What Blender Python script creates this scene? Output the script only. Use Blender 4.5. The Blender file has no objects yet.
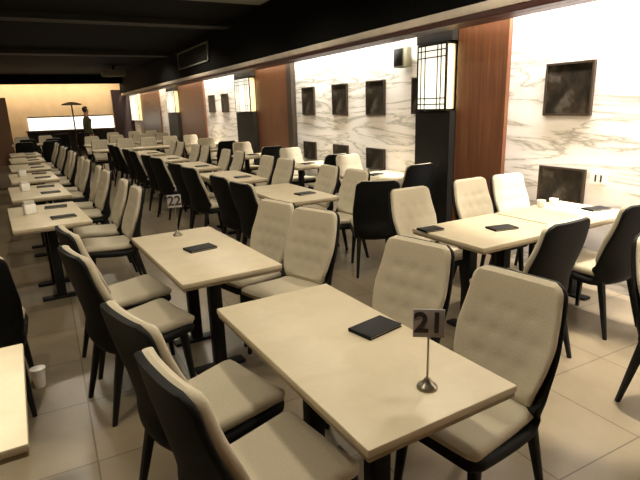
import bpy, bmesh, math, random
from mathutils import Vector, Matrix
random.seed(7)
C = bpy.context.scene.collection
PI = math.pi

# ------------------------------------------------------------------ helpers
def link(o, parent=None):
    C.objects.link(o)
    if parent is not None:
        o.parent = parent
    return o

def mesh_obj(name, bm, mat, parent=None, smooth=True, loc=None):
    me = bpy.data.meshes.new(name)
    bmesh.ops.recalc_face_normals(bm, faces=bm.faces[:])
    bm.to_mesh(me); bm.free()
    for p in me.polygons:
        p.use_smooth = smooth
    mats = mat if isinstance(mat, (list, tuple)) else [mat]
    for m in mats:
        me.materials.append(m)
    if smooth:
        try:
            me.set_sharp_from_angle(angle=math.radians(40))
        except Exception:
            pass
    o = bpy.data.objects.new(name, me)
    link(o, parent)
    if loc is not None:
        o.location = loc
    return o

def tag(o, label=None, cat=None, group=None, kind=None):
    if label: o['label'] = label
    if cat: o['category'] = cat
    if group: o['group'] = group
    if kind: o['kind'] = kind
    return o

def empty(name, loc=(0, 0, 0), rz=0, label=None, cat=None, group=None):
    o = bpy.data.objects.new(name, None)
    o.empty_display_size = .1
    link(o)
    o.location = loc
    o.rotation_euler = (0, 0, rz)
    return tag(o, label, cat, group)

def box(bm, x0, x1, y0, y1, z0, z1, bev=0, seg=2):
    r = bmesh.ops.create_cube(bm, size=1)
    vs = r['verts']
    for v in vs:
        v.co = Vector((x0 + (v.co.x + .5) * (x1 - x0), y0 + (v.co.y + .5) * (y1 - y0), z0 + (v.co.z + .5) * (z1 - z0)))
    if bev:
        es = list({e for v in vs for e in v.link_edges})
        bmesh.ops.bevel(bm, geom=es, offset=bev, segments=seg, affect='EDGES', profile=.5)
    return bm

def nbox(*a, **k):
    return box(bmesh.new(), *a, **k)

def lathe(bm, prof, seg=24, cx=0, cy=0):
    rings = []
    for r, z in prof:
        rings.append([bm.verts.new((cx + r * math.cos(2 * PI * i / seg), cy + r * math.sin(2 * PI * i / seg), z)) for i in range(seg)])
    for a, b in zip(rings, rings[1:]):
        for i in range(seg):
            bm.faces.new((a[i], a[(i + 1) % seg], b[(i + 1) % seg], b[i]))
    bm.faces.new(rings[0]); bm.faces.new(rings[-1])
    return bm

def taper_leg(bm, p0, p1, w0, w1, seg=10):
    """rounded square tapered leg from p0 (top) to p1 (foot)"""
    p0, p1 = Vector(p0), Vector(p1)
    rings = []
    for k in range(5):
        t = k / 4
        c = p0.lerp(p1, t); w = w0 + (w1 - w0) * t
        ring = []
        for i in range(seg):
            a = 2 * PI * i / seg
            ca, sa = math.cos(a), math.sin(a)
            ex = .6
            ring.append(bm.verts.new((c.x + w * math.copysign(abs(ca) ** ex, ca), c.y + w * math.copysign(abs(sa) ** ex, sa), c.z)))
        rings.append(ring)
    for a, b in zip(rings, rings[1:]):
        for i in range(seg):
            bm.faces.new((a[i], a[(i + 1) % seg], b[(i + 1) % seg], b[i]))
    bm.faces.new(rings[0]); bm.faces.new(rings[-1])
    return bm

# ------------------------------------------------------------------ materials
def mat(name):
    m = bpy.data.materials.new(name); m.use_nodes = True
    nt = m.node_tree
    b = nt.nodes['Principled BSDF']
    return m, nt, b

def N(nt, t, **k):
    n = nt.nodes.new(t)
    for a, v in k.items():
        if a in n.inputs.keys() if isinstance(a, str) else False:
            n.inputs[a].default_value = v
        else:
            setattr(n, a, v)
    return n

def coords(nt, scale=(1, 1, 1), rot=(0, 0, 0), src='Object'):
    t = nt.nodes.new('ShaderNodeTexCoord'); m = nt.nodes.new('ShaderNodeMapping')
    m.inputs['Scale'].default_value = scale; m.inputs['Rotation'].default_value = rot
    nt.links.new(t.outputs[src], m.inputs['Vector'])
    return m.outputs['Vector']

def ramp(nt, fac, stops):
    r = nt.nodes.new('ShaderNodeValToRGB')
    cr = r.color_ramp
    while len(cr.elements) < len(stops):
        cr.elements.new(.5)
    for e, (p, c) in zip(cr.elements, stops):
        e.position = p; e.color = (*c, 1)
    nt.links.new(fac, r.inputs['Fac'])
    return r.outputs['Color']

def noise(nt, vec, scale, detail=4, rough=.5, dist=0):
    n = nt.nodes.new('ShaderNodeTexNoise')
    n.inputs['Scale'].default_value = scale; n.inputs['Detail'].default_value = detail
    n.inputs['Roughness'].default_value = rough; n.inputs['Distortion'].default_value = dist
    nt.links.new(vec, n.inputs['Vector'])
    return n.outputs['Fac']

def bump(nt, b, h, strength=.2, dist=.01):
    n = nt.nodes.new('ShaderNodeBump')
    n.inputs['Strength'].default_value = strength; n.inputs['Distance'].default_value = dist
    nt.links.new(h, n.inputs['Height']); nt.links.new(n.outputs['Normal'], b.inputs['Normal'])

def simple(name, col, rough=.5, metal=0, var=.12, scale=30, bumpy=0, spec=.5):
    m, nt, b = mat(name)
    v = coords(nt)
    n = noise(nt, v, scale)
    c = ramp(nt, n, [(.3, tuple(x * (1 - var) for x in col)), (.7, tuple(min(1, x * (1 + var)) for x in col))])
    nt.links.new(c, b.inputs['Base Color'])
    b.inputs['Roughness'].default_value = rough; b.inputs['Metallic'].default_value = metal
    b.inputs['Specular IOR Level'].default_value = spec
    if bumpy:
        bump(nt, b, n, bumpy, .004)
    return m

def emis(name, col, s):
    m, nt, b = mat(name)
    b.inputs['Base Color'].default_value = (*col, 1)
    b.inputs['Emission Color'].default_value = (*col, 1)
    b.inputs['Emission Strength'].default_value = s
    return m

M = {}
M['fabric'] = simple('beige_upholstery', (.44, .388, .285), .8, var=.07, scale=160, bumpy=.25)
M['black'] = simple('black_leather', (.0045, .0045, .004), .6, var=.2, scale=60, spec=.18)
M['blackleg'] = simple('black_painted_leg', (.005, .005, .005), .5, var=.2, scale=30, spec=.25)
M['metal'] = simple('black_powder_metal', (.005, .005, .005), .55, var=.2, spec=.2)
M['menu'] = simple('black_menu_cover', (.006, .006, .007), .5, var=.2, spec=.2)
M['page'] = simple('menu_paper', (.5, .47, .4), .8)
M['edge'] = simple('table_edge_brown', (.22, .17, .10), .55, var=.15, scale=12)
M['brass'] = simple('brushed_steel', (.30, .27, .21), .3, .9)
M['plate'] = simple('grey_number_plate', (.27, .25, .25), .45, var=.06)
M['ink'] = simple('dark_number_print', (.015, .013, .014), .5)
M['whitepaint'] = simple('white_glazed', (.8, .78, .72), .3, var=.03)
M['ceil'] = simple('black_ceiling_paint', (.0035, .0036, .0035), .85, var=.1, scale=3, spec=.1)
M['ceilbeam'] = simple('charcoal_beam_paint', (.013, .013, .012), .7, var=.1, scale=3)
M['ceilpanel'] = simple('grey_ceiling_panel', (.22, .22, .17), .8, var=.1, scale=3)
M['mould'] = simple('taupe_moulding', (.60, .52, .43), .5, var=.1, scale=5)
M['reddark'] = simple('dark_red_trim', (.05, .014, .009), .5)
M['dark'] = simple('black_column_laminate', (.009, .008, .006), .5, var=.15, scale=8, spec=.2)
M['darkbrown'] = simple('dark_brown_trim', (.030, .017, .008), .5)
M['maroon'] = simple('dark_maroon_panel', (.022, .008, .010), .5)
M['lampwarm'] = emis('lit_paper_shade', (1, .95, .78), 1.15)
M['lampside'] = emis('lit_paper_side', (.95, .74, .36), .34)
M['orangewall'] = simple('ochre_plaster', (.72, .53, .33), .8, var=.08, scale=2)
M['backlit'] = emis('backlit_white_panel', (1, .98, .88), 1.5)
M['leftwood'] = simple('brown_partition', (.20, .11, .06), .6)
M['skin'] = simple('skin', (.35, .18, .11), .6, var=.05)
M['shirt'] = simple('olive_shirt', (.07, .07, .03), .8)
M['trouser'] = simple('dark_trousers', (.01, .008, .008), .8)
M['hair'] = simple('dark_hair', (.02, .012, .008), .6)

# table tops: pale stone-look laminate, with faint mottling
m, nt, b = mat('pale_laminate'); M['top'] = m
v = coords(nt)
n1 = noise(nt, v, 7, 6, .6, .6)
c = ramp(nt, n1, [(.25, (.46, .39, .265)), (.75, (.54, .47, .33))])
nt.links.new(c, b.inputs['Base Color']); b.inputs['Roughness'].default_value = .42

# wood
m, nt, b = mat('red_brown_veneer'); M['wood'] = m
v = coords(nt, (9, 9, .35))
n1 = noise(nt, v, 3, 6, .6, .8)
c = ramp(nt, n1, [(.25, (.055, .019, .007)), (.5, (.105, .038, .014)), (.8, (.16, .065, .025))])
nt.links.new(c, b.inputs['Base Color']); b.inputs['Roughness'].default_value = .42

# marble with drifting horizontal veins
m, nt, b = mat('veined_marble'); M['marble'] = m
v = coords(nt, (1, .34, 2.7), (math.radians(3), 0, 0))
nz = noise(nt, v, 1.5, 7, .58, .7)
mt = nt.nodes.new('ShaderNodeMath'); mt.operation = 'SUBTRACT'; mt.inputs[1].default_value = .5
nt.links.new(nz, mt.inputs[0])
ab = nt.nodes.new('ShaderNodeMath'); ab.operation = 'ABSOLUTE'; nt.links.new(mt.outputs[0], ab.inputs[0])
c = ramp(nt, ab.outputs[0], [(0.0, (.36, .33, .27)), (.010, (.58, .54, .46)), (.035, (.80, .74, .67)), (.15, (.88, .815, .765))])
nt.links.new(c, b.inputs['Base Color']); b.inputs['Roughness'].default_value = .35

# tiled floor
m, nt, b = mat('beige_floor_tiles'); M['floor'] = m
v = coords(nt)
br = nt.nodes.new('ShaderNodeTexBrick')
br.offset = 0; br.inputs['Scale'].default_value = 1
br.inputs['Brick Width'].default_value = .6; br.inputs['Row Height'].default_value = .6
br.inputs['Mortar Size'].default_value = .004
br.inputs['Color1'].default_value = (.19, .152, .10, 1); br.inputs['Color2'].default_value = (.215, .172, .112, 1)
br.inputs['Mortar'].default_value = (.085, .064, .038, 1)
nt.links.new(v, br.inputs['Vector'])
n1 = noise(nt, v, 2.5, 5, .6, .5)
c2 = ramp(nt, n1, [(.3, (.80, .80, .80)), (.7, (1, 1, 1))])
mx = nt.nodes.new('ShaderNodeMix'); mx.data_type = 'RGBA'; mx.blend_type = 'MULTIPLY'; mx.inputs['Factor'].default_value = 1
nt.links.new(br.outputs['Color'], mx.inputs['A']); nt.links.new(c2, mx.inputs['B'])
nt.links.new(mx.outputs['Result'], b.inputs['Base Color']); b.inputs['Roughness'].default_value = .32

# picture: dark abstract
m, nt, b = mat('dark_picture'); M['pict'] = m
v = coords(nt, (1, 1.2, 1))
n1 = noise(nt, v, 7, 3, .5, .4)
c = ramp(nt, n1, [(.35, (.010, .009, .006)), (.55, (.028, .020, .012)), (.68, (.07, .06, .045)), (.75, (.03, .025, .015))])
nt.links.new(c, b.inputs['Base Color']); b.inputs['Roughness'].default_value = .4; b.inputs['Specular IOR Level'].default_value = .15

# ------------------------------------------------------------------ room frame: depth axis turned a little from the table rows
ANG = -math.radians(2.5175)
RC, RS = math.cos(-ANG), math.sin(-ANG)
def rw(u, v, z=0):
    return Vector((u * RC + v * RS, -u * RS + v * RC, z))

def room(name, bm, mt, kind='structure', smooth=False):
    o = mesh_obj(name, bm, mt, smooth=smooth)
    o.rotation_euler = (0, 0, ANG)
    if kind: o['kind'] = kind
    return o

UW = 4.2; VB = 28.0; ZC = 3.35; UL = -4.0; V0 = -2.5
room('floor', nbox(UL - .1, UW + .1, V0, VB + .1, -.1, 0), M['floor'])
room('ceiling', nbox(UL - .1, UW + .1, V0, VB + .1, ZC, ZC + .1), M['ceil'])
room('wall_right', nbox(UW, UW + .1, V0, VB + .1, 0, ZC), M['marble'])
room('wall_back', nbox(UL - .1, UW, VB, VB + .1, 0, ZC), M['orangewall'])
room('wall_left', nbox(UL - .1, UL, V0, VB, 0, ZC), M['orangewall'])
room('wall_front', nbox(UL, UW, V0 - .1, V0, 0, ZC), M['orangewall'])

UB = 3.7; ZB = 2.37
room('trim_1', nbox(UB, UB + .06, V0, VB, ZB + .14, ZC), M['ceil'])                      # bulkhead fascia
bm = nbox(UB - .05, UB + .06, V0, VB - .6, ZB, ZB + .05, .008)
room('trim_29', bm, M['reddark'])
bm = nbox(UB - .055, UB + .06, V0, VB - .6, ZB + .051, ZB + .14, .02)
room('trim_2', bm, M['mould'], smooth=True)                                               # moulding
room('trim_3', nbox(UB + .06, UB + .24, V0, VB, ZB, ZB + .03), M['reddark'])             # cove shelf
room('trim_4', nbox(UL, UB, VB - 1.1, VB - 1.0, 2.95, ZC), M['ceil'])                      # soffit at the back
room('trim_5', nbox(UL, UB, 10.6, 11.0, ZC - .10, ZC), M['ceilbeam'])
room('trim_6', nbox(UL, UB, 16.4, 16.9, ZC - .12, ZC), M['ceilbeam'])
room('trim_7', nbox(.6, 3.5, 7.0, 8.55, ZC - .05, ZC), M['ceilpanel'])

# wood panels and dark columns on the right wall
k = 8
for (a, b_, mt, th) in [(3.78, 4.48, 'wood', .05), (8.95, 10.62, 'wood', .05), (14.7, 17.7, 'wood', .05), (21.0, 25.1, 'wood', .05)]:
    room('trim_%d' % k, nbox(UW - th, UW, a, b_, 0, 2.9), M[mt]); k += 1
for (a, b_) in [(4.49, 5.1), (10.64, 11.75), (17.75, 19.2)]:
    room('trim_%d' % k, nbox(UW - .13, UW, a, b_, 0, 1.545), M['dark']); k += 1
    room('trim_%d' % k, nbox(UW - .13, UW, a, b_, 2.30, 2.9), M['dark']); k += 1
room('trim_%d' % k, nbox(UW - .09, UW, 8.75, 8.95, 0, 2.9), M['darkbrown']); k += 1
room('trim_%d' % k, nbox(3.25, UW, VB - .12, VB, 0, 2.7), M['maroon']); k += 1
room('trim_%d' % k, nbox(-3.0, -.93, 20.0, 20.12, 0, 2.2), M['leftwood']); k += 1
room('trim_%d' % k, nbox(-.55, 3.2, VB - .05, VB, 1.47, 1.53), M['darkbrown']); k += 1

# back-lit panel behind the counter
bp = empty('backlit_panel', rw(1.2, VB - .04), ANG, 'long white backlit panel glowing low on the ochre back wall', 'light panel')
mesh_obj('diffuser', nbox(-1.75, 2.0, -.03, .03, .86, 1.47), M['backlit'], bp, False)
mesh_obj('frame', nbox(-1.8, 2.05, -.035, .035, .82, .86), M['darkbrown'], bp, False)

# counter in front of it
ct = empty('service_counter', rw(1.3, 25.6), ANG, 'long dark service counter before the glowing panel at the far wall', 'counter')
mesh_obj('body', nbox(-1.9, 1.6, -.3, .3, 0, .9), M['darkbrown'], ct, False)
mesh_obj('countertop', nbox(-1.95, 1.65, -.34, .34, .9, .95, .01), M['edge'], ct, False)

# lanterns
def lantern(v0, v1, z0, z1, label, bars=True):
    ud = .16; L = v1 - v0
    t = empty('wall_lantern', rw(UW, (v0 + v1) / 2, z0), ANG, label, 'lamp', 'lit paper lanterns on the dark columns')
    h = z1 - z0; e = .022
    bm = bmesh.new()
    for sx in (-ud, -e - .001):
        for sy in (-L / 2, L / 2 - e):
            box(bm, sx, sx + e, sy, sy + e, 0, h)
    for z in (0, h - e):
        box(bm, -ud, 0, -L / 2, L / 2, z, z + e)
    mesh_obj('lantern_frame', bm, M['dark'], t, False)
    mesh_obj('shade_front', nbox(-ud + .006, -ud + .014, -L / 2 + e, L / 2 - e, e, h - e), M['lampwarm'], t, False)
    for s in (-1, 1):
        y = s * (L / 2 - .012)
        mesh_obj('shade_side', nbox(-ud + e, -e, y - .004, y + .004, e, h - e), M['lampside'], t, False)
    bm = bmesh.new()
    r = .006
    ys = [-L * .40 + L * .08, -L * .2, L * .22, L * .36]
    for y in ys:
        box(bm, -ud, -ud + .008, y - r, y + r, e, h - e)
    for z in (h * .10, h * .19, h * .80, h * .90):
        box(bm, -ud, -ud + .008, -L / 2 + e, L / 2 - e, z - r, z + r)
    mesh_obj('lattice', bm, M['dark'], t, False)
    return t
lantern(4.54, 5.05, 1.55, 2.29, 'large lit paper lantern with dark lattice beside the near wood panel')
lantern(10.72, 11.68, 1.55, 2.29, 'lit white paper lantern left of the second wood panel')
lantern(17.85, 19.1, 1.55, 2.29, 'small lit paper lantern beside the third wood panel along the wall')
lantern(25.3, 27.6, 1.2, 2.5, 'farthest tall white lantern next to the dark end panel')

# framed dark pictures on the marble
def picture(vc, zc, w, h, label):
    t = empty('wall_picture', rw(UW, vc, zc), ANG, label, 'picture', 'dark square pictures on the marble wall')
    bm = bmesh.new(); f = .018; d = .03
    box(bm, -d, 0, -w / 2, w / 2, -h / 2, -h / 2 + f); box(bm, -d, 0, -w / 2, w / 2, h / 2 - f, h / 2)
    box(bm, -d, 0, -w / 2, -w / 2 + f, -h / 2 + f, h / 2 - f); box(bm, -d, 0, w / 2 - f, w / 2, -h / 2 + f, h / 2 - f)
    mesh_obj('picture_frame', bm, M['darkbrown'], t, False)
    mesh_obj('picture_panel', nbox(-.02, 0, -w / 2 + f, w / 2 - f, -h / 2 + f, h / 2 - f), M['pict'], t, False)
    return t
picture(3.10, 1.725, .48, .46, 'dark framed picture high on the bright marble near the camera')
picture(3.09, .86, .48, .34, 'dark picture low on the marble behind the wall table')
bay = [(5.13, 'half hidden beside the near black column'), (6.14, 'right of the middle of the second marble bay'), (7.13, 'left of the middle of the second marble bay'), (8.22, 'next to the second wood panel')]
for vc, wh in bay:
    if vc > 5.3:
        picture(vc, 1.73, .46, .47, 'upper dark picture ' + wh)
picture(5.22, 1.73, .2, .44, 'narrow upper dark picture half hidden beside the near black column')
for vc, wh in bay[1:]:
    picture(vc, .88, .46, .30, 'lower dark picture ' + wh)
picture(12.9, 1.78, .52, .46, 'upper dark picture in the third marble bay, right one')
picture(14.05, 1.78, .55, .46, 'upper dark picture in the third marble bay, left one')

# wall socket
t = empty('wall_socket', rw(UW, 2.73, .965), ANG, 'small white double socket on marble right of the low picture', 'socket')
mesh_obj('cover_plate', nbox(-.012, 0, -.075, .075, -.05, .05, .004), M['whitepaint'], t, False)
for s in (-1, 1):
    mesh_obj('slot', nbox(-.014, -.011, s * .025 - .008, s * .025 + .008, -.03, .03), M['ink'], t, False)

# small speaker high on the marble and grey unit under the ceiling
t = empty('wall_speaker', rw(UW, 5.42, 2.2), ANG, 'small grey speaker high on the marble left of the near lantern', 'speaker')
mesh_obj('speaker_body', nbox(-.16, -.03, -.11, .11, -.12, .12, .015), M['ceilpanel'], t)
mesh_obj('speaker_grille', nbox(-.165, -.158, -.09, .09, -.1, .1, .003), M['ceilbeam'], t)
mesh_obj('bracket', nbox(-.04, 0, -.03, .03, -.04, .04), M['metal'], t, False)
t = empty('ceiling_unit', rw(2.75, 22.0, 2.98), ANG, 'small grey box hung below the ceiling where the bulkhead meets the back', 'ceiling unit')
mesh_obj('unit_body', nbox(-.42, .42, -.3, .3, 0, .24, .03), M['ceilpanel'], t)
mesh_obj('hanger', nbox(-.05, .05, -.05, .05, .23, ZC - 2.98), M['metal'], t, False)

# air vent on the bulkhead
t = empty('air_vent', rw(UB, 13.8, 2.96), ANG, 'rectangular air vent outlined on the black bulkhead', 'vent')
bm = bmesh.new(); w, h, f = 1.5, .22, .03
box(bm, -.04, 0, -w, w, -h, -h + f); box(bm, -.04, 0, -w, w, h - f, h); box(bm, -.04, 0, -w, -w + f * 2, -h, h); box(bm, -.04, 0, w - f * 2, w, -h, h)
mesh_obj('vent_frame', bm, M['ceilpanel'], t, False)
bm = bmesh.new()
for i in range(8):
    z = -h + .05 + i * .046
    box(bm, -.02, 0, -w + .06, w - .06, z, z + .014)
mesh_obj('vent_slats', bm, M['ceilbeam'], t, False)

# ------------------------------------------------------------------ chair
def ring_loft(bm, stations, nf=17, nb=7, dents=None):
    """stations: (px, pz, nx, nz, half_width, front, back, curve); closed rounded-box rings swept along a side profile"""
    rings = []
    for si, (px, pz, nx, nz, hw, fr, bk, cv) in enumerate(stations):
        ring = []
        mid = (fr - bk) / 2; half = (fr + bk) / 2
        r = min(half * .95, hw * .9)
        def pt(y, off):
            o = off + cv * abs(y / .22) ** 2.6
            return bm.verts.new((px + nx * o, y, pz + nz * o))
        ts = [-1 + 2 * i / (nf - 1) for i in range(nf)]
        fl = hw - r
        for t in ts:
            y = t * fl; off = fr
            if dents:
                for (s0, y0, dd, sg) in dents:
                    off -= dd * math.exp(-(((si - s0) * .022) ** 2 + (y - y0) ** 2) / (2 * sg * sg))
            ring.append(pt(y, off))
        for a in (22.5, 45, 67.5, 90, 112.5, 135, 157.5):
            a = math.radians(a)
            ring.append(pt(fl + r * math.sin(a), mid + half * math.cos(a)))
        for i in range(nb):
            t = 1 - 2 * i / (nb - 1)
            ring.append(pt(t * fl, -bk))
        for a in (157.5, 135, 112.5, 90, 67.5, 45, 22.5):
            a = math.radians(a)
            ring.append(pt(-fl - r * math.sin(a), mid + half * math.cos(a)))
        rings.append(ring)
    n = len(rings[0])
    for a, b in zip(rings, rings[1:]):
        for i in range(n):
            bm.faces.new((a[i], a[(i + 1) % n], b[(i + 1) % n], b[i]))
    bm.faces.new(rings[0]); bm.faces.new(rings[-1])
    return bm

def polyline(pts, n):
    """Catmull-Rom resample of (x,z) points with unit normals toward the sitter"""
    P = [Vector(p) for p in pts]
    P = [P[0] * 2 - P[1]] + P + [P[-1] * 2 - P[-2]]
    dense = []
    for i in range(1, len(P) - 2):
        for k_ in range(20):
            t = k_ / 20
            a, b, c, d = P[i - 1], P[i], P[i + 1], P[i + 2]
            dense.append(.5 * ((2 * b) + (c - a) * t + (2 * a - 5 * b + 4 * c - d) * t * t + (3 * b - 3 * c + d - a) * t ** 3))
    dense.append(P[-2])
    L = [0]
    for a, b in zip(dense, dense[1:]): L.append(L[-1] + (b - a).length)
    out = []
    for i in range(n):
        s = L[-1] * i / (n - 1)
        j = 0
        while j < len(L) - 2 and L[j + 1] < s: j += 1
        f = (s - L[j]) / max(1e-9, L[j + 1] - L[j])
        p = dense[j].lerp(dense[j + 1], min(1, f)); t = (dense[j + 1] - dense[j]).normalized()
        out.append((p, Vector((t.y, -t.x)), s / L[-1], L[-1]))
    return out

BACK = [(-.155, .47), (-.185, .53), (-.212, .62), (-.245, .74), (-.272, .85), (-.295, .955)]
SEAT = [(.275, .462), (.22, .466), (.10, .458), (0, .452), (-.10, .450), (-.165, .455)]

def corner(w, d, r):
    return w if d >= r else w - r + math.sqrt(max(0, r * r - (r - d) ** 2))

def chair_parts():
    out = {}
    # back cushion
    st = []
    prof = polyline(BACK, 30)
    for (p, nrm, f, L) in prof:
        w = .178 + .044 * math.sin(min(1, f / .55) * PI / 2) - .026 * max(0, (f - .5) / .5)
        d = (1 - f) * L
        w = corner(w, d + .002, .055)
        e = min(1, (d + .003) / .022) ** .5; e2 = min(1, (f * L + .004) / .02) ** .5
        fr = .032 * e * e2 + .002
        st.append((p.x, p.y, nrm.x, nrm.y, w, fr, .012 * e, .024 + .06 * max(0, 1 - f * 1.25) ** 1.6 * min(1, .2 + f * 7)))
    dents = [(s, y, .007, .020) for s, ys in ((8, (-.1, 0, .1)), (14, (-.15, -.05, .05, .15)), (20, (-.1, 0, .1))) for y in ys]
    bm = ring_loft(bmesh.new(), st, 25, 7, dents)
    out['backrest'] = (bm, M['fabric'])
    # seat cushion
    st = []
    prof = polyline(SEAT, 22)
    for (p, nrm, f, L) in prof:
        nrm = -nrm if nrm.y < 0 else nrm
        d0 = f * L; d1 = (1 - f) * L
        w = .218 - .030 * f
        w = corner(w, d0 + .004, .045)
        e = min(1, (d0 + .004) / .03) ** .5 * min(1, (d1 + .01) / .03) ** .5
        st.append((p.x, p.y, nrm.x, nrm.y, w, .022 * e + .002, .035 * e, .006))
    out['seat'] = (ring_loft(bmesh.new(), st, 17, 7), M['fabric'])
    # black outer shell: back, lower wings and seat pan in one sweep
    path = [(.262, .432), (.20, .424), (.08, .406), (-.06, .392), (-.160, .395), (-.212, .465), (-.232, .56), (-.256, .68), (-.280, .80), (-.307, .954)]
    st = []
    prof = polyline(path, 44)
    for (p, nrm, f, L) in prof:
        d0 = f * L; d1 = (1 - f) * L
        if f < .42: w = .226 - .018 * f / .42
        else:
            g = (f - .42) / .58
            w = .212 + .020 * math.sin(min(1, g / .62) * PI / 2) - .029 * max(0, (g - .5) / .5)
        w = corner(w, min(d0 + .004, 1), .045); w = corner(w, d1 + .001, .055)
        wing = math.exp(-((f - .47) / .085) ** 2)
        sf = max(0, 1 - f / .42)
        st.append((p.x, p.y, nrm.x, nrm.y, w, .010 + .034 * wing + .014 * min(1, sf * 3), .014 + .034 * wing + .022 * min(1, sf * 3), (.024 + .066 * max(0, 1 - (f - .47) / .53 * 1.2) ** 1.6) if f > .47 else .09 * max(0, (f - .36) / .11) ** 1.5))
    out['outer_shell'] = (ring_loft(bmesh.new(), st, 13, 9), M['black'])
    return out

chair_meshes = []
def make_chair():
    root = empty('dining_chair')
    for nm, (bm, mt) in chair_parts().items():
        mesh_obj(nm, bm, mt, root)
    for sx, tx in ((.205, .235), (-.16, -.255)):
        for s in (-1, 1):
            bm = taper_leg(bmesh.new(), (sx, s * .165, .405), (tx, s * .195, 0), .024, .013)
            mesh_obj('leg', bm, M['blackleg'], root)
    return root

proto_chair = make_chair(); chair_used = [False]
def dup(root):
    r = root.copy(); C.objects.link(r)
    for ch in list(root.children):
        c_ = ch.copy(); C.objects.link(c_); c_.parent = r
        for g in list(ch.children):
            d = g.copy(); C.objects.link(d); d.parent = c_
    return r
def chair(x, y, deg, label, group, cat='chair'):
    if chair_used[0]:
        o = dup(proto_chair)
    else:
        o = proto_chair; chair_used[0] = True
    o.location = (x, y, 0)
    o.rotation_euler = (0, 0, math.radians(deg))
    tag(o, label, cat, group)
    return o

# ------------------------------------------------------------------ tables (long side along local Y)
def make_table(L, W, post=.24):
    root = empty('dining_table')
    mesh_obj('table_top', nbox(-W / 2, W / 2, -L / 2, L / 2, .722, .75, .006), M['top'], root)
    bm = nbox(-W / 2 + .004, W / 2 - .004, -L / 2 + .004, L / 2 - .004, .705, .7225, .004)
    mesh_obj('edge_band', bm, M['edge'], root)
    for s in (-1, 1):
        p = mesh_obj('post', nbox(-.038, .038, s * post - .038, s * post + .038, .025, .69, .006), M['metal'], root)
        mesh_obj('foot', nbox(-.165, .165, s * post - .045, s * post + .045, 0, .026, .008), M['metal'], root)
    mesh_obj('top_rail', nbox(-.045, .045, -L / 2 + .15, L / 2 - .15, .675, .706), M['metal'], root)
    return root
protos = {}
def table(x, y, L, W, rz, label, group, post=.24):
    key = (L, W, post)
    if key not in protos:
        protos[key] = make_table(L, W, post); o = protos[key]
    else:
        o = dup(protos[key])
    o.location = (x, y, 0); o.rotation_euler = (0, 0, math.radians(rz))
    return tag(o, label, 'table', group)

# number signs
def text_mesh(txt, size):
    cu = bpy.data.curves.new('num', 'FONT'); cu.body = txt; cu.size = size; cu.align_x = 'CENTER'; cu.align_y = 'CENTER'; cu.extrude = .0012
    cu.offset = .0022
    o = bpy.data.objects.new('num', cu); C.objects.link(o)
    dg = bpy.context.evaluated_depsgraph_get()
    me = bpy.data.meshes.new_from_object(o.evaluated_get(dg))
    bpy.data.objects.remove(o); bpy.data.curves.remove(cu)
    return me
def number_sign(x, y, rz, txt, label, hh=.185, pw=.098, ph=.09):
    t = empty('table_number_sign', (x, y, .75), math.radians(rz), label, 'sign')
    bm = lathe(bmesh.new(), [(.034, 0), (.034, .006), (.030, .012), (.018, .020), (.012, .030), (.008, .036)])
    mesh_obj('base', bm, M['brass'], t)
    mesh_obj('rod', lathe(bmesh.new(), [(.0035, .03), (.0035, hh)], 12), M['brass'], t)
    p = mesh_obj('number_plate', nbox(-pw / 2, pw / 2, -.004, .004, hh - .005, hh + ph, .002), M['plate'], t)
    me = text_mesh(txt, .096)
    me.materials.clear(); me.materials.append(M['ink'])
    o = bpy.data.objects.new('digits', me); link(o, p)
    o.location = (0, -.0048, hh + ph / 2 - .002); o.rotation_euler = (PI / 2, 0, 0)
    return t

def menu(x, y, rz, label, group, z=.75, l=.19, w=.125):
    t = empty('menu_folder', (x, y, z), math.radians(rz), label, 'menu', group)
    bm = nbox(-l / 2, l / 2, -w / 2, w / 2, .0, .004, .001)
    box(bm, -l / 2, l / 2, -w / 2, w / 2, .010, .014, .001)
    box(bm, -l / 2, -l / 2 + .006, -w / 2, w / 2, 0, .014, .001)
    mesh_obj('cover', bm, M['menu'], t, False)
    mesh_obj('pages', nbox(-l / 2 + .006, l / 2 - .004, -w / 2 + .004, w / 2 - .004, .004, .010), M['page'], t, False)
    return t

# ================================================================== PLACEMENT
G1 = 'pale padded dining chairs with black outer shells'
table(.985, 1.55, 1.2, .6, 0, 'pale rectangular dining table in front carrying the number 21 sign', 'rectangular dining tables in the near row')
table(.935, 3.20, 1.25, .6, 1.0, 'pale rectangular dining table carrying the number 22 sign', 'rectangular dining tables in the near row')
number_sign(1.03, 1.10, -38, '21', 'metal stand with grey plate reading 21 on the nearest table')
number_sign(.93, 3.68, -13, '22', 'metal stand with grey plate reading 22 on the second table', hh=.215)
menu(1.16, 1.555, 10, 'black menu folder on the table with the number 21 sign', 'menus on the numbered tables')
menu(.95, 3.21, 8, 'black menu folder on the table with the number 22 sign', 'menus on the numbered tables')

# chairs at table 21 and 22
chair(.535, 1.36, 8, 'pale padded chair with black back, nearest on the left of table 21', G1)
chair(.515, 1.875, 13, 'pale padded chair left of table 21, farther of its pair', G1)
chair(1.42, 1.255, 187, 'large pale chair seen from front, right of the number 21 sign', G1)
chair(1.455, 1.87, 192, 'pale chair right of table 21, behind the near right chair', G1)
chair(.44, 2.90, 11, 'pale chair left of table 22, nearer of its pair', G1)
chair(.46, 3.47, 8, 'pale chair left of table 22, farther of its pair', G1)
chair(1.455, 2.90, 197, 'pale chair right of table 22, nearer of its pair', G1)
chair(1.38, 3.38, 193, 'pale chair right of table 22, farther of its pair', G1)

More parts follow.
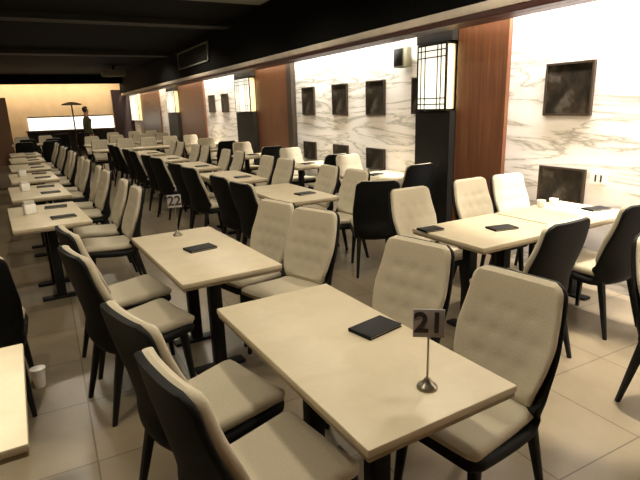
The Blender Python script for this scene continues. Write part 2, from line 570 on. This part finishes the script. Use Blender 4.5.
# wall tables in the first bay, on the right
table(2.86, 2.46, .86, .68, 90, 'square tan table by the bright wall, left of its joined twin', 'tables along the marble wall', .18)
table(3.745, 2.46, .86, .68, 90, 'brightly lit square table touching the marble wall', 'tables along the marble wall', .18)
chair(2.79, 3.00, -92, 'pale chair behind the wall table, leftmost of three before the wood panel', G1)
chair(3.55, 3.04, -90, 'bright pale chair behind the wall table, middle of three', G1)
chair(4.03, 3.02, -92, 'bright pale chair behind the wall table, nearest to the marble', G1)
chair(2.71, 2.03, 91, 'black backed chair turned away at the near side of the tan wall table', G1)
chair(3.55, 2.05, 88, 'black backed chair at the near side of the white-lit wall table', G1)
chair(2.76, 1.02, -112, 'pale chair cut off by the right edge, turned toward the camera', G1)
menu(2.50, 2.68, -6, 'black menu folder at the left end of the tan wall table', 'menus on the wall tables', l=.16, w=.12)
menu(2.93, 2.40, -12, 'black menu folder in the middle of the tan wall table', 'menus on the wall tables', l=.2, w=.12)
menu(4.05, 2.38, -12, 'black menu folder on the brightly lit wall table', 'menus on the wall tables', l=.2, w=.12)
for x, y, lb in ((3.80, 2.72, 'white cup on the lit wall table, left of two below the low picture'), (3.94, 2.70, 'white cup on the lit wall table, right of two below the low picture')):
    t = empty('cup', (x, y, .75), 0, lb, 'cup', 'white cups on the wall table')
    mesh_obj('bowl', lathe(bmesh.new(), [(.024, 0), (.032, .02), (.037, .06), (.034, .06), (.028, .02), (.02, .012)]), M['whitepaint'], t)
    bm = bmesh.new()
    for i in range(9):
        a = -PI / 2 + PI * i / 8
        lathe(bm, [(.004, .034 + .018 * math.sin(a) - .004), (.004, .034 + .018 * math.sin(a) + .004)], 6, .035 + .016 * math.cos(a), 0)
    mesh_obj('handle', bm, M['whitepaint'], t)

ordn = ['first', 'second', 'third', 'fourth', 'fifth', 'sixth', 'seventh', 'eighth']
# left row: tables with chairs on their aisle side
for i in range(6):
    yc = 5.28 + 1.72 * i
    table(.15, yc, 1.2, .6, 2, '%s pale table from the camera in the row at the left edge' % ordn[i], 'tables in the left row')
    for q, dy in enumerate((-.30, .33)):
        chair(.65 - .012 * i, yc + dy, 181 + random.uniform(-4, 4), 'pale chair on the aisle side of the %s left-row table, %s of its pair' % (ordn[i], ('nearer', 'farther')[q]), 'pale chairs in the left row')
    menu(.27, yc - .28, 5, 'black menu on the %s left-row table, nearer one' % ordn[i], 'menus in the left row', l=.2)
    menu(.25, yc + .33, -4, 'black menu on the %s left-row table, farther one' % ordn[i], 'menus in the left row', l=.2)
    if i in (0, 1, 2):
        t = empty('napkin_holder', (.02, yc + .12, .75), .3, 'white napkin holder on the %s left-row table' % ordn[i], 'napkin holder', 'napkin holders in the left row')
        mesh_obj('holder', nbox(-.05, .05, -.035, .035, 0, .09, .006), M['whitepaint'], t)
        mesh_obj('napkins', nbox(-.044, .044, -.02, .02, .085, .12), M['page'], t, False)

# right-hand row beyond the aisle
for i in range(5):
    yc = 4.90 + 1.72 * i
    table(2.47, yc, 1.2, .6, -1, '%s table in the middle row beyond table 22' % ordn[i], 'tables in the middle row')
    for q, dy in enumerate((-.29, .31)):
        w_ = ('nearer', 'farther')[q]
        chair(2.08, yc + dy, 9 + random.uniform(-4, 4), 'black backed chair on the aisle side of the %s middle-row table, %s of its pair' % (ordn[i], w_), 'chairs in the middle row')
        chair(2.91, yc + dy - .04, 180 + random.uniform(-4, 4), 'pale chair on the wall side of the %s middle-row table, %s of its pair' % (ordn[i], w_), 'chairs in the middle row')
    menu(2.55, yc - .25, 5, 'black menu on the %s middle-row table' % ordn[i], 'menus in the middle row', l=.2)

# wall tables in the second and third bays
for i, (yc, nm) in enumerate(((5.30, 'first'), (7.10, 'second'), (9.3, 'third'), (11.6, 'fourth'))):
    table(4.02, yc, .8, .65, 90, 'pale wall table, %s along the marble past the near lantern' % nm, 'tables along the marble wall', .18)
    chair(4.08, yc + .56, -90, 'white-lit chair facing the camera at the %s wall table past the lantern' % nm, 'chairs along the marble wall')
    chair(4.02, yc - .52, 90, 'black backed chair at the near side of the %s wall table past the lantern' % nm, 'chairs along the marble wall')
    menu(4.0, yc + .05, 12, 'black menu on the %s wall table past the lantern' % nm, 'menus on the wall tables', l=.2)
chair(2.98, 4.02, 62, 'black chair turned away in the gap behind the pale chairs of table 21', 'chairs along the marble wall')

# far cross rows facing the camera
for r, (yy, xs) in enumerate(((14.2, (1.9, 2.5, 3.1, 3.7, 4.3)), (16.6, (2.0, 2.7, 3.4, 4.1)), (19.0, (.2, .9, 3.0, 3.7, 4.3)))):
    for i, x in enumerate(xs):
        if i % 2 == 0:
            table(x + .3, yy - .62, 1.2, .6, 90, 'pale cross table in the %s far row before the back wall, %s from left' % (ordn[r], ordn[i // 2]), 'far cross tables')
        chair(x, yy, -90 + random.uniform(-6, 6), 'pale far chair facing the camera in %s far row, %s from left' % (ordn[r], ordn[i]), 'far chairs before the back wall')
for i, (x, y) in enumerate(((.2, 15.6), (.8, 15.7), (.3, 17.3), (1.0, 17.2), (-.3, 20.6), (1.5, 20.6), (2.2, 20.8))):
    chair(x, y, 90 + random.uniform(-10, 10), 'dark far chair turned toward the counter, %s of the cluster by the back wall' % ordn[i], 'dark far chairs near the counter')

# bright table at lower left, with the dark chair beyond it
table(-.70, 1.88, 1.2, .76, 90, 'bright pale table cut off by the lower left corner', 'tables at the left edge')
chair(-.33, 3.27, 88, 'black backed chair turned away beyond the bright lower left table', G1)
t = empty('paper_cup', (-.10, 2.52, 0), 0, 'small white paper cup on the floor beside the bright left table', 'cup')
t.location = (-.10, 3.36, 0)
mesh_obj('cup_wall', lathe(bmesh.new(), [(.03, 0), (.042, .12), (.039, .12), (.028, .01)]), M['whitepaint'], t)
mesh_obj('rim', lathe(bmesh.new(), [(.0405, .117), (.045, .119), (.045, .124), (.0405, .125)]), M['whitepaint'], t)

# floor lamp at the far end
p = rw(1.13, 22.5)
t = empty('floor_lamp', p, 0, 'thin dark floor lamp with flat shade before the glowing back wall', 'lamp')
mesh_obj('lamp_base', lathe(bmesh.new(), [(.16, 0), (.16, .02), (.03, .04)]), M['darkbrown'], t)
mesh_obj('pole', lathe(bmesh.new(), [(.03, .03), (.025, 2.0)], 12), M['darkbrown'], t)
mesh_obj('lamp_shade', lathe(bmesh.new(), [(.36, 1.95), (.34, 2.0), (.10, 2.06), (.02, 2.07)]), M['edge'], t)

# person standing far back
def person(loc, rz):
    root = empty('person', loc, rz, 'person standing far back in olive top and dark trousers by the counter', 'person')
    V = [(0, 0, 1.0), (0, .0, 1.12), (0, 0, 1.30), (0, 0, 1.47), (0, 0, 1.56), (.01, 0, 1.64), (.015, 0, 1.74), (.005, 0, 1.80),
         (0, .09, .93), (.01, .10, .52), (-.01, .10, .09), (.10, .11, .03), (0, -.09, .93), (.02, -.10, .52), (.0, -.10, .09), (.11, -.11, .03),
         (0, .16, 1.44), (-.02, .19, 1.17), (.05, .19, .95), (.07, .185, .86), (0, -.16, 1.44), (-.02, -.19, 1.17), (.05, -.19, .95), (.07, -.185, .86)]
    E_ = [(0, 1), (1, 2), (2, 3), (3, 4), (4, 5), (5, 6), (6, 7), (0, 8), (8, 9), (9, 10), (10, 11), (0, 12), (12, 13), (13, 14), (14, 15),
          (3, 16), (16, 17), (17, 18), (18, 19), (3, 20), (20, 21), (21, 22), (22, 23)]
    Rr = [.15, .13, .15, .13, .055, .075, .088, .06, .09, .062, .045, .04, .09, .062, .045, .04, .06, .045, .033, .03, .06, .045, .033, .03]
    me = bpy.data.meshes.new('body'); me.from_pydata(V, E_, [])
    o = bpy.data.objects.new('body', me); C.objects.link(o)
    sk = o.modifiers.new('s', 'SKIN'); sb = o.modifiers.new('u', 'SUBSURF'); sb.levels = 2; sb.render_levels = 2
    for i, d in enumerate(me.skin_vertices[0].data):
        d.radius = (Rr[i] * (.7 if i in (0, 1, 2, 3) else 1), Rr[i]); d.use_root = (i == 0)
    dg = bpy.context.evaluated_depsgraph_get()
    nm = bpy.data.meshes.new_from_object(o.evaluated_get(dg))
    bpy.data.objects.remove(o)
    nm.materials.clear()
    for k_ in ('skin', 'shirt', 'trouser'): nm.materials.append(M[k_])
    for p_ in nm.polygons:
        p_.use_smooth = True
        z = p_.center.z
        p_.material_index = 0 if z > 1.53 or (z < .97 and abs(p_.center.y) > .15 and z > .7) else (1 if z > 1.0 else 2)
    b_ = bpy.data.objects.new('body', nm); link(b_, root)
    zmin = min(v_.co.z for v_ in nm.vertices)
    for ch in (b_,): ch.location.z = -zmin
    bm = bmesh.new()
    bmesh.ops.create_uvsphere(bm, u_segments=18, v_segments=12, radius=.095)
    for v_ in bm.verts:
        v_.co.z *= 1.1
        if v_.co.x > .03 and v_.co.z < .04: v_.co.x = .03
    mesh_obj('hair', bm, M['hair'], root, loc=(-.012, 0, 1.765 - zmin))
    root.scale = (1.0, 1.0, 1.0)
    return root
person(rw(1.33, 18.8), math.radians(20))

# ------------------------------------------------------------------ lights
def spot(x, y, z, power, size=110, col=(1, .85, .62), blend=.6, tx=None, ty=None, rad=.06):
    l = bpy.data.lights.new('downlight', 'SPOT'); l.energy = power; l.color = col
    l.spot_size = math.radians(size); l.spot_blend = blend; l.shadow_soft_size = rad
    o = bpy.data.objects.new('downlight', l); C.objects.link(o); o.location = (x, y, z)
    d = Vector((tx if tx is not None else x, ty if ty is not None else y, 0)) - Vector((x, y, z))
    o.rotation_euler = d.to_track_quat('-Z', 'Y').to_euler()
    return o
def area(loc, target, sx, sy, power, col):
    l = bpy.data.lights.new('strip', 'AREA'); l.shape = 'RECTANGLE'; l.size = sx; l.size_y = sy; l.energy = power; l.color = col
    o = bpy.data.objects.new('cove_strip', l); C.objects.link(o); o.location = loc
    return o, l

WARM = (1, .88, .68)
for (x, y, p) in ((.9, .7, 60), (-.6, 1.7, 100), (1.0, 2.5, 75), (2.3, 1.2, 70), (3.1, 2.3, 120), (-.2, 4.3, 75), (2.4, 4.6, 75), (.3, 6.4, 80), (2.6, 6.8, 80),
                  (.3, 9.2, 90), (2.6, 9.4, 90), (1.2, 12.5, 110), (3.3, 12.8, 90), (1.5, 16, 110), (1.5, 19.5, 110), (3.5, 17, 90)):
    spot(x, y, ZC - .04, p * 1.0, 155, WARM, .5)

for (x, y, p, sz) in ((2.75, 1.45, 850, 28), (3.72, 2.5, 430, 50), (-.75, 1.8, 300, 40)):
    spot(x, y, ZC - .04, p, sz, (1, .92, .76), .5, rad=.04)

# cove strips hidden behind the bulkhead, washing the marble
for (v0, v1, p, col) in ((-1.0, 3.75, 500, (1, .94, .90)), (3.8, 5.1, 50, (1, .82, .58)), (5.1, 8.9, 210, (1, .98, .90)), (8.9, 11.9, 140, (1, .84, .60)), (11.9, 14.7, 170, (1, .93, .82)), (14.7, 27.5, 480, (1, .84, .62))):
    L = v1 - v0
    l = bpy.data.lights.new('cove', 'AREA'); l.shape = 'RECTANGLE'; l.size = L; l.size_y = .08; l.energy = p; l.color = col
    o = bpy.data.objects.new('cove_strip', l); C.objects.link(o)
    o.location = rw(4.02, (v0 + v1) / 2, 2.95)
    zax = -(rw(.10, 0, -1.0)).normalized()          # light shines along -Z local: down and a little toward the wall
    yy = rw(0, 1, 0).normalized()
    xx = yy
    yax = zax.cross(xx).normalized()
    o.matrix_world = Matrix.Translation(o.location) @ Matrix((xx, yax, zax)).transposed().to_4x4()
# ochre back wall washed from its soffit
l = bpy.data.lights.new('cove', 'AREA'); l.shape = 'RECTANGLE'; l.size = 6.5; l.size_y = .1; l.energy = 130; l.color = (1, .82, .56)
o = bpy.data.objects.new('cove_strip', l); C.objects.link(o)
zax = -(rw(0, .35, -.94)).normalized(); xx = rw(1, 0, 0).normalized(); yax = zax.cross(xx).normalized()
o.matrix_world = Matrix.Translation(rw(.4, VB - .9, 3.25)) @ Matrix((xx, yax, zax)).transposed().to_4x4()

w = bpy.data.worlds.new('World'); bpy.context.scene.world = w; w.use_nodes = True
bg = w.node_tree.nodes['Background']; bg.inputs[0].default_value = (1, .85, .65, 1); bg.inputs[1].default_value = .006

# ------------------------------------------------------------------ camera
cam = bpy.data.cameras.new('Camera'); cam.sensor_width = 36; cam.lens = 506 / 640 * 36
co = bpy.data.objects.new('Camera', cam); C.objects.link(co)
X = Vector((0.85895479, 0.15613747, 0.48766562)); Y = Vector((-0.51118589, 0.20612334, 0.83438729)); Z = Vector((-0.02975985, 0.96598875, -0.2568659))
right = Vector((X[0], Y[0], Z[0])); up = Vector((X[1], Y[1], Z[1])); fwd = Vector((X[2], Y[2], Z[2]))
co.matrix_world = Matrix.Translation((0, 0, 1.65)) @ Matrix((right, up, -fwd)).transposed().to_4x4()
cam.clip_start = .02; cam.clip_end = 200
S = bpy.context.scene
S.camera = co
S.view_settings.view_transform = 'Standard'; S.view_settings.look = 'None'; S.view_settings.exposure = 0; S.view_settings.gamma = 1
S.view_settings.use_curve_mapping = False
